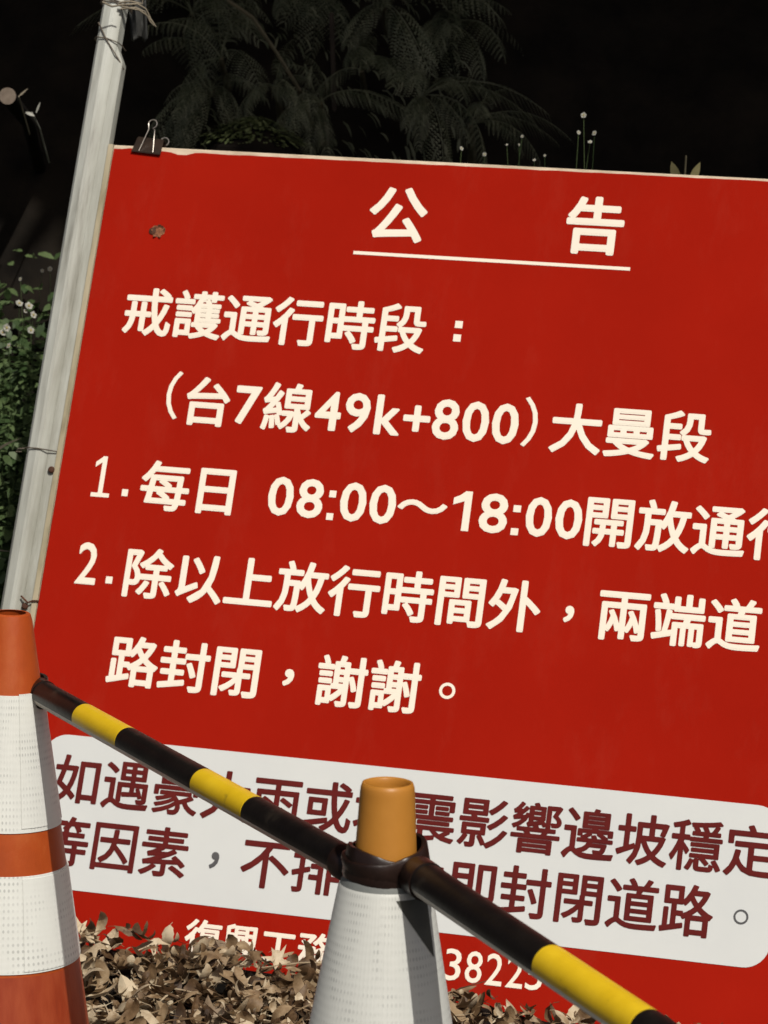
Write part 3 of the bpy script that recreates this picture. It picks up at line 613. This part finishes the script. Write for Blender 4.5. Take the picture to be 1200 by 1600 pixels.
# ------------------------------------------------------------------ binder clip
cx, cz = L(-1.42, -4.0)
clip = empty('binder_clip'); cm = mt @ Matrix.Translation((cx, 0.01, cz)) @ Matrix.Rotation(R(4), 4, 'Y'); clip.matrix_world = cm
tag(clip, 'black binder clip with two wire handles gripping the top left corner of the sign', 'binder clip')
hw = .0255
prof = [(-.0140, -.0125), (-.0128, -.0125), (-.0118, -.011), (-.0060, .0135), (-.0045, .0150), (.0045, .0150), (.0060, .0135), (.0118, -.011), (.0128, -.0125), (.0140, -.0125)]
outer = [(-.0155, -.0135), (-.0145, -.010), (-.0080, .0145), (-.0055, .0172), (.0055, .0172), (.0080, .0145), (.0145, -.010), (.0155, -.0135)]
inner = [(.0138, -.0122), (.0130, -.0098), (.0066, .0135), (.0046, .0157), (-.0046, .0157), (-.0066, .0135), (-.0130, -.0098), (-.0138, -.0122)]
poly = outer + inner; n = len(poly)
mb = MB(); mb.add([(-hw * (1 - .10 * max(0, z) / .0172), y, z) for y, z in poly] + [(hw * (1 - .10 * max(0, z) / .0172), y, z) for y, z in poly], [(i, (i + 1) % n, (i + 1) % n + n, i + n) for i in range(n)])
m2 = len(outer)
mb.f += [(i, i + 1, n - 2 - i, n - 1 - i) for i in range(m2 - 1)] + [(n + i + 1, n + i, 2 * n - 1 - i, 2 * n - 2 - i) for i in range(m2 - 1)]; mb.tone += [0] * (2 * (m2 - 1))
mb.build('spring_body', M['clip'], clip, smooth=True, sharp=40)
for s_ in (-1, 1):
    mb = MB(); mb.tube([(-hw, s_ * .0152, -.0130), (hw, s_ * .0152, -.0130)], .0017, 8); mb.build('jaw_edge', M['clip'], clip, smooth=True)
def handle(s_, xo, ztop_, lean, rl):
    pts = []; yb = s_ * .0165; zl = -.0115
    pts.append((xo - .0125, yb, zl))
    for k in range(3): pts.append((xo - .0125 + (.0085 + lean) * (k + 1) / 3.4, yb - s_ * -.002 * k * .5, zl + (ztop_ - rl * 1.6 - zl) * (k + 1) / 3.4))
    c = (xo + lean, ztop_ - rl)
    for k in range(11):
        a = R(215 - 25 * k * 1.16); pts.append((c[0] + rl * math.cos(a), yb + s_ * .003, c[1] + rl * math.sin(a)))
    for k in range(3): pts.append((xo + .0125 - (.0085 - lean) * (3 - k) / 3.4 , yb, zl + (ztop_ - rl * 1.6 - zl) * (3 - k) / 3.4))
    pts.append((xo + .0125, yb, zl)); mb = MB(); mb.tube(pts, .00085, 8); mb.build('wire_handle', M['chrome'], clip, smooth=True)
handle(-1, 0.0, .045, .002, .0075); handle(1, .007, .030, .008, .0075)

# ------------------------------------------------------------------ traffic cones
def cone_profile(pr, th=.004): return pr + [(r - th, z) for r, z in reversed(pr)]
def cone_base(t, size=.19, material=None):
    mb = MB(); pts = []
    for (sx, sy, a0) in ((1, 1, 0), (-1, 1, 90), (-1, -1, 180), (1, -1, 270)):
        for k in range(5): a = R(a0 + 22.5 * k); pts.append((sx * (size - .03) + .03 * math.cos(a), sy * (size - .03) + .03 * math.sin(a)))
    mb.prism(pts, 0, .035); mb.build('base', material or M['rubber'], t, bevel=.006)
def tilt(t, ax, ay): t.rotation_euler = (R(ax), R(ay), t.rotation_euler.z)

# grey-white cone with amber neck, in front of the board
cA = at_z(610, 1222, .70)
A = empty('traffic_cone', (cA.x + .012, cA.y, 0)); tilt(A, 0, -1.2)
tag(A, 'silver-sleeved traffic cone with an amber open top in front of the sign', 'traffic cone', 'traffic cones')
rA = lambda z: .0455 + .178 * (.597 - z)
mb = MB(); mb.lathe(cone_profile([(rA(.03), .03), (rA(.3), .3), (rA(.597), .597), (.040, .606), (.036, .612)]), seg=72); mb.build('body', M['grey_cone'], A, smooth=True)
mb = MB(); mb.lathe([(.0352, .600), (.0325, .615), (.0283, .690), (.0277, .695), (.0262, .6995), (.0243, .7002), (.0228, .698), (.0222, .693), (.0222, .60)], seg=64); mb.build('neck', M['yellow_cap'], A, smooth=True, sharp=80)
mb = MB(); wob = lambda a: .0004 * math.sin(a * 5)
mb.lathe([(rA(.08) + .0004, .08), (rA(.08) + .0016, .0803), (rA(.591) + .0018, .5905), (rA(.594) + .0003, .594)], 0, 360, 80)
mb.build('reflective_sleeve', M['sleeve'], A, smooth=True)
mb = MB(); mb.lathe([(rA(.08) + .0012, .08), (rA(.08) + .0026, .0803), (rA(.591) + .0026, .590), (rA(.593) + .0012, .592)], 100, 200, 24)
mb.build('sleeve_overlap', M['sleeve'], A, smooth=True)
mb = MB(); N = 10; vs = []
for i in range(N + 1):                      # dark triangle painting the bar's deeper shade onto the sleeve
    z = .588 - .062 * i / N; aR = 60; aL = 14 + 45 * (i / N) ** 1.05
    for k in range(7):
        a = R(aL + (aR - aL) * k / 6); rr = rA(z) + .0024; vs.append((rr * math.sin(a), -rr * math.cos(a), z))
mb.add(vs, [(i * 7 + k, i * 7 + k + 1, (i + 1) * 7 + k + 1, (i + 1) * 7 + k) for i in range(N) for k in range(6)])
o = mb.build('painted_shade', M['painted_shade'], A, smooth=True); o['label'] = 'dark triangle of painted shade under the bar'
cone_base(A)

# orange cone at the left edge
cB = at_z(17, 957, .70)
B = empty('traffic_cone', (cB.x, cB.y, 0))
tag(B, 'orange traffic cone with two white reflective bands cut off by the left edge', 'traffic cone', 'traffic cones')
rB = lambda z: .0272 + .170 * (.70 - z)
mb = MB(); mb.lathe(cone_profile([(rB(.23), .23), (rB(.45), .45), (rB(.69), .69), (rB(.70) - .001, .6985), (rB(.70) - .003, .70)]), seg=72); mb.build('body', M['orange'], B, smooth=True)
mb = MB(); mb.lathe(cone_profile([(rB(.03), .03), (rB(.23), .23)]), seg=72); mb.build('lower_body', M['orange_low'], B, smooth=True)
for z1_, z0_, off in ((.596, .417, .006), (.361, .234, .003)):
    mb = MB(); mb.lathe([(rB(z0_) + .0003, z0_), (rB(z0_) + .0014, z0_ + .0003), (rB(z1_) + .0014, z1_ - .0003), (rB(z1_) + .0003, z1_)], 0, 360, 80)
    b = mb.build('reflective_band', M['reflect'], B, smooth=True)
    mb = MB(); zz0, zz1 = z0_ + off, z1_ + (.002 if off > .005 else -.003)
    mb.lathe([(rB(zz0) + .0005, zz0), (rB(zz0) + .0024, zz0 + .0003), (rB(zz1) + .0024, zz1 - .0003), (rB(zz1) + .0005, zz1)], 25, 120, 30); mb.build('band_overlap', M['reflect'], b, smooth=True)
cone_base(B)

# ------------------------------------------------------------------ striped bars slung between the cones
def ring_band(cx, cy, cz_, r, tiltx, tilty, h=.026, th=.005, seg=48, name='strap_loop', parent=None, a0=0, a1=360):
    mb = MB(); k = h / 2; prof_ = [(r, -k), (r + th * .7, -k), (r + th, -k * .8), (r + th, k * .8), (r + th * .7, k), (r, k), (r - .0005, 0)]
    mb.lathe(prof_ + [prof_[0]], a0, a1, seg=seg)
    for i_, v_ in enumerate(mb.v):
        n_ = noise.noise(v_ * 38) * .0022 + noise.noise(v_ * 90) * .0008; mb.v[i_] = v_ + Vector((v_.x, v_.y, 0)).normalized() * n_ + Vector((0, 0, n_ * 1.2))
    o = mb.build(name, M['strap'], parent, smooth=True, sharp=50)
    o.rotation_euler = (R(tiltx), R(tilty), 0); o.location = (cx, cy, cz_); return o
def bar(name, P0, P1, cuts, cols, label, rad=.0180, loops=()):
    P0 = Vector(P0); P1 = Vector(P1); t = empty(name, (P0 + P1) / 2); tag(t, label, 'barrier bar', 'striped bars between the cones')
    d = (P1 - P0).normalized(); side = d.cross(Vector((0, 0, 1))).normalized(); upv = side.cross(d).normalized(); org = (P0 + P1) / 2; Lg = (P1 - P0).length
    mb = MB(); mb.tube([P0 - org, P1 - org], rad - .0012, 32); mb.build('tube', M['bar_tube'], t, smooth=True)
    for i, c in enumerate(cols):
        a, b_ = cuts[i] * Lg, cuts[i + 1] * Lg; vs = []; n_ = 28; out = []
        bow = .0
        for j, (s_, rr) in enumerate(((a + .0004, rad - .0010), (a + .0006, rad), (b_ - .0006, rad), (b_ - .0004, rad - .0010))):
            for k in range(n_ + 1):
                an = R(-15 + (235) * k / n_)       # wrap over the top and front, open slit along the underside
                vs.append(P0 - org + d * s_ + (side * math.cos(an) + upv * math.sin(an)) * rr)
        mb = MB(); mb.add(vs, [(j * (n_ + 1) + k, j * (n_ + 1) + k + 1, (j + 1) * (n_ + 1) + k + 1, (j + 1) * (n_ + 1) + k) for j in range(3) for k in range(n_)])
        mb.build('stripe_sleeve', M['bar_yellow' if c == 'y' else 'bar_black'], t, smooth=True)
    for (pt, r0, l0) in ((P0, 1, -1), (P1, 1, 1)):
        mb = MB(); mb.tube([pt - org + d * l0 * -.018, pt - org + d * l0 * .004, pt - org + d * l0 * .012, pt - org + d * l0 * .016], [rad + .0014, rad + .0016, rad * .8, rad * .4], 28); mb.build('end_cap', M['strap'], t, smooth=True)
    return t, org
def frac(P0, P1, px, line):                 # share of the bar's length at which its centre line passes photo column px
    (xa, ya), (xb, yb) = line; y = ya + (yb - ya) * (px - xa) / (xb - xa); z = P0.z
    return (at_z(px, y, z) - P0).length / (P1 - P0).length
# left bar
l1 = ((62, 1082), (548, 1352)); PA, PB = at_z(*l1[0], .595), at_z(*l1[1], .595)
cu = [0] + [frac(PA, PB, x, l1) for x in (132, 200, 318, 398)] + [1]
bar1, o1 = bar('striped_bar', PA, PB, cu, 'bybyb', 'black and yellow striped bar sloping from the orange cone to the amber-topped cone')
k = ring_band(A.location.x - .012 - o1.x, A.location.y - o1.y, .610 - o1.z, .0385, -3, 9, parent=bar1, h=.033)
k = ring_band(B.location.x - o1.x, B.location.y - o1.y, .600 - o1.z, .0465, 0, 0, parent=bar1, h=.026, a0=88, a1=255)
mb = MB(); a_ = Vector((B.location.x + .036, B.location.y - .012, .598)) - o1; mb.tube([a_, PA - o1 + (PB - PA).normalized() * .01], [.014, .017], 16); mb.build('loop_neck', M['strap'], bar1, smooth=True)
# right bar: from the amber-topped cone towards the viewer's right
l2 = ((655, 1370), (1000, 1602)); PC, PD0 = at_z(*l2[0], .613), at_z(*l2[1], .595)
PD = PC + (PD0 - PC) * 1.9
cu = [0] + [(at_z(x, l2[0][1] + (x - l2[0][0]) * .672, .603) - PC).length / (PD - PC).length for x in (856, 992)] + [.78, 1]
cu[3] = min(cu[3], .95); bar2, o2 = bar('striped_bar', PC, PD, cu, 'byby', 'thicker near bar running down to the bottom right, long black end and one yellow stripe', rad=.0192)
ring_band(A.location.x - .012 - o2.x, A.location.y - o2.y, .619 - o2.z, .0400, 8, -13, parent=bar2, h=.024, th=.005)
mb = MB(); a_ = Vector((A.location.x + .012, A.location.y - .042, .612)) - o2; mb.tube([a_, a_.lerp(PC - o2, .5), PC - o2 + (PD - PC).normalized() * .012], [.014, .018, .0195], 20); mb.build('loop_neck', M['strap'], bar2, smooth=True)

# ------------------------------------------------------------------ dry leaves
def leaf_mesh(kind, L_, Wd, curl, fold, rng):
    """dry leaf: outline with midrib; curled along and folded across"""
    mb = MB()
    def warp(x, y):
        a = x / L_ * curl; z = L_ * (1 - math.cos(a)) / max(curl, .01) * .9; xx = L_ * math.sin(a) / max(curl, .01)
        return Vector((xx, y * math.cos(fold), z + abs(y) * math.sin(fold) + rng.uniform(-.03, .03) * Wd))
    if kind == 'star':
        n = 20; pts = []
        for i in range(n):
            a = 2 * math.pi * i / n; lob = [1, .45, .40, .55][i % 4]; lob = 1.0 if i % 4 == 0 else lob
            if i == 10: lob = .35
            pts.append((L_ * .5 + L_ * .5 * lob * math.cos(a), L_ * .55 * lob * math.sin(a)))
        c = warp(L_ * .45, 0); c.z -= .1 * Wd
        mb.add([c] + [warp(x, y) for x, y in pts], [(0, i + 1, (i + 1) % n + 1) for i in range(n)])
    else:
        k = 8; vs = []; side_ = rng.uniform(-.25, .25)
        for i in range(k + 1):
            t_ = i / k; wv = Wd * .5 * (math.sin(math.pi * t_ ** .85) ** .62 if 0 < t_ < 1 else .03) * (1 + rng.uniform(-.18, .18))
            vs += [warp(t_ * L_, -wv), warp(t_ * L_, 0) - Vector((0, 0, .0)), warp(t_ * L_, wv)]
        mb.add(vs, [(3 * i + j, 3 * i + j + 1, 3 * i + j + 4, 3 * i + j + 3) for i in range(k) for j in (0, 1)])
        mb.tube([warp(-.22 * L_, 0), warp(0, 0)], .0007, 4, caps=False)
    cx_ = sum((v for v in mb.v), Vector()) / len(mb.v); mb.v = [v - cx_ for v in mb.v]; return mb
rng = random.Random(3); LV = []
for i in range(22):
    kd = 'star' if i in (3, 11) else 'ovate'
    LV.append(leaf_mesh(kd, rng.uniform(.04, .085), rng.uniform(.016, .038), rng.uniform(.3, 2.6), rng.uniform(.0, .8), rng))
LM = []
for l in LV: LM.append(l.build('fallen_leaf', M['leaf'], me_only=True, smooth=True, sharp=50))
def leaf_pose(x, y, z, flat=.36):
    q_ = Matrix.Rotation(rng.uniform(0, 6.28), 4, 'Z') @ Matrix.Rotation(rng.gauss(0, flat) + (math.pi if rng.random() < .35 else 0), 4, 'X') @ Matrix.Rotation(rng.gauss(0, flat), 4, 'Y')
    return Matrix.Translation((x, y, z)) @ q_ @ Matrix.Scale(rng.uniform(.28, .42) if rng.random() < .35 else rng.uniform(.42, .9), 4)
heap = MB()
def scatter(n, xr_, yr_, lift):
    c = 0
    while c < n:
        x = rng.uniform(*xr_); y = rng.uniform(*yr_)
        if y > board_front_y(x) - .02: continue
        c += 1; hz_ = litter_h(x, y); Mx = leaf_pose(x, y, max(ground_z(x, y), 0) + hz_ * rng.uniform(.3, 1.0) + lift)
        l = rng.choice(LV); heap.add([Mx @ v for v in l.v], l.f, rng.random())
scatter(9000, (-.95, 1.1), (3.55, 4.6), 0.002)
scatter(1500, (-2.5, 2.5), (1.8, 4.7), 0.002)
for i in range(260):
    x = rng.uniform(-.8, 1.0); y = rng.uniform(3.7, 4.5)
    if y > board_front_y(x) - .05: continue
    z = litter_h(x, y) + rng.uniform(0, .02); a = rng.uniform(0, 6.28); l_ = rng.uniform(.02, .07); e = Vector((math.cos(a) * l_, math.sin(a) * l_, rng.uniform(-.01, .02))); c = Vector((x, y, z))
    if (c + e).y > board_front_y((c + e).x) - .03: continue
    heap.tube([c - e, c + Vector((0, 0, rng.uniform(-.004, .006))), c + e], [.0013, .0011, .0006], 4, True, rng.random())
o = heap.build('leaf_litter', M['leaf']); tag(o, 'brown dry fallen leaves heaped thickly along the foot of the sign', 'fallen leaves', kind='stuff')
# soil body under the heap so no gap shows beneath the leaves
mb = MB(); nx_ = 60; ny_ = 24; vs = []
for j in range(ny_ + 1):
    for i in range(nx_ + 1):
        x = -1.3 + 2.6 * i / nx_; yb = board_front_y(x) - .006; y = yb - .9 * (1 - j / ny_); vs.append((x, y, litter_h(x, y) * .8 - .012))
mb.add(vs, [(j * (nx_ + 1) + i, j * (nx_ + 1) + i + 1, (j + 1) * (nx_ + 1) + i + 1, (j + 1) * (nx_ + 1) + i) for j in range(ny_) for i in range(nx_)])
o = mb.build('leaf_mould', M['soil'], smooth=True, sharp=180); tag(o, kind='structure')
cnt = 0
while cnt < 290:
    px = rng.uniform(110, 920); py = rng.uniform(1470, 1640)
    if 500 < px < 690 and rng.random() < .8: continue
    p = at_z(px, py, .06)
    if p.y > board_front_y(p.x) - .035: continue
    z = litter_h(p.x, p.y) + .006 + rng.uniform(0, .012)
    o = bpy.data.objects.new('fallen_leaf', rng.choice(LM)); C.objects.link(o); o.parent = ground; o.matrix_world = leaf_pose(p.x, p.y, z, .34); cnt += 1
def special(name, px, py, z, dist_front, outline, label, material, curl=.15, cat='leaf'):
    """a leaf standing up against the board, outline in photo-sized metres"""
    p = at_z(px, py, z); k = 6
    mb = MB(); n = len(outline); cx_ = sum(a for a, b in outline) / n; cy_ = sum(b for a, b in outline) / n
    mb.add([Vector((cx_, -.006, cy_))] + [Vector((a, curl * abs(a - cx_) * (1 if i % 2 else .6), b)) for i, (a, b) in enumerate(outline)], [(0, i + 1, (i + 1) % n + 1) for i in range(n)], .45)
    o = mb.build(name, material); o.location = p; o.modifiers.new('thick', 'SOLIDIFY').thickness = .0005; o.parent = ground; return o
M['leaf_pale'] = mat('pale_dry_leaf', two((0.19, 0.13, 0.08), (0.33, 0.25, 0.165)), 30, .6, bump=.4, bscale=90, translucent=.15)
special('fallen_leaf', 212, 1475, .07, 0, [(-.014, -.01), (-.012, .01), (-.004, .018), (.004, .036), (.008, .022), (.012, .014), (.016, -.008)], '', M['leaf_pale'])
special('fallen_leaf', 345, 1495, .085, 0, [(-.045, .018), (-.02, .028), (.0, .026), (.02, .018), (.034, .0), (.036, -.014), (.01, -.012), (-.02, .0)], '', M['leaf_pale'])
special('fallen_leaf', 785, 1565, .055, 0, [(-.022, .004), (-.026, .03), (-.02, .045), (-.008, .038), (.006, .022), (.022, -.002), (.028, -.03), (.004, -.02), (-.012, -.01)], '', M['leaf_pale'], .35)
special('fallen_leaf', 330, 1590, .075, 0, [(-.042, .008), (-.014, .012), (-.006, .034), (.004, .014), (.038, .012), (.014, -.004), (.022, -.03), (-.002, -.016), (-.026, -.03), (-.012, -.004)], '', M['leaf_pale'], .1)
special('fallen_leaf', 1040, 1598, .03, 0, [(-.02, -.01), (-.014, .012), (-.008, .002), (0, .022), (.005, .002), (.014, .006), (.008, -.012)], '', M['leaf'], .3)
special('fallen_leaf', 130, 1460, .08, 0, [(-.006, -.02), (-.008, .006), (.002, .026), (.004, .004), (.006, -.02)], '', M['leaf_pale'], .2)
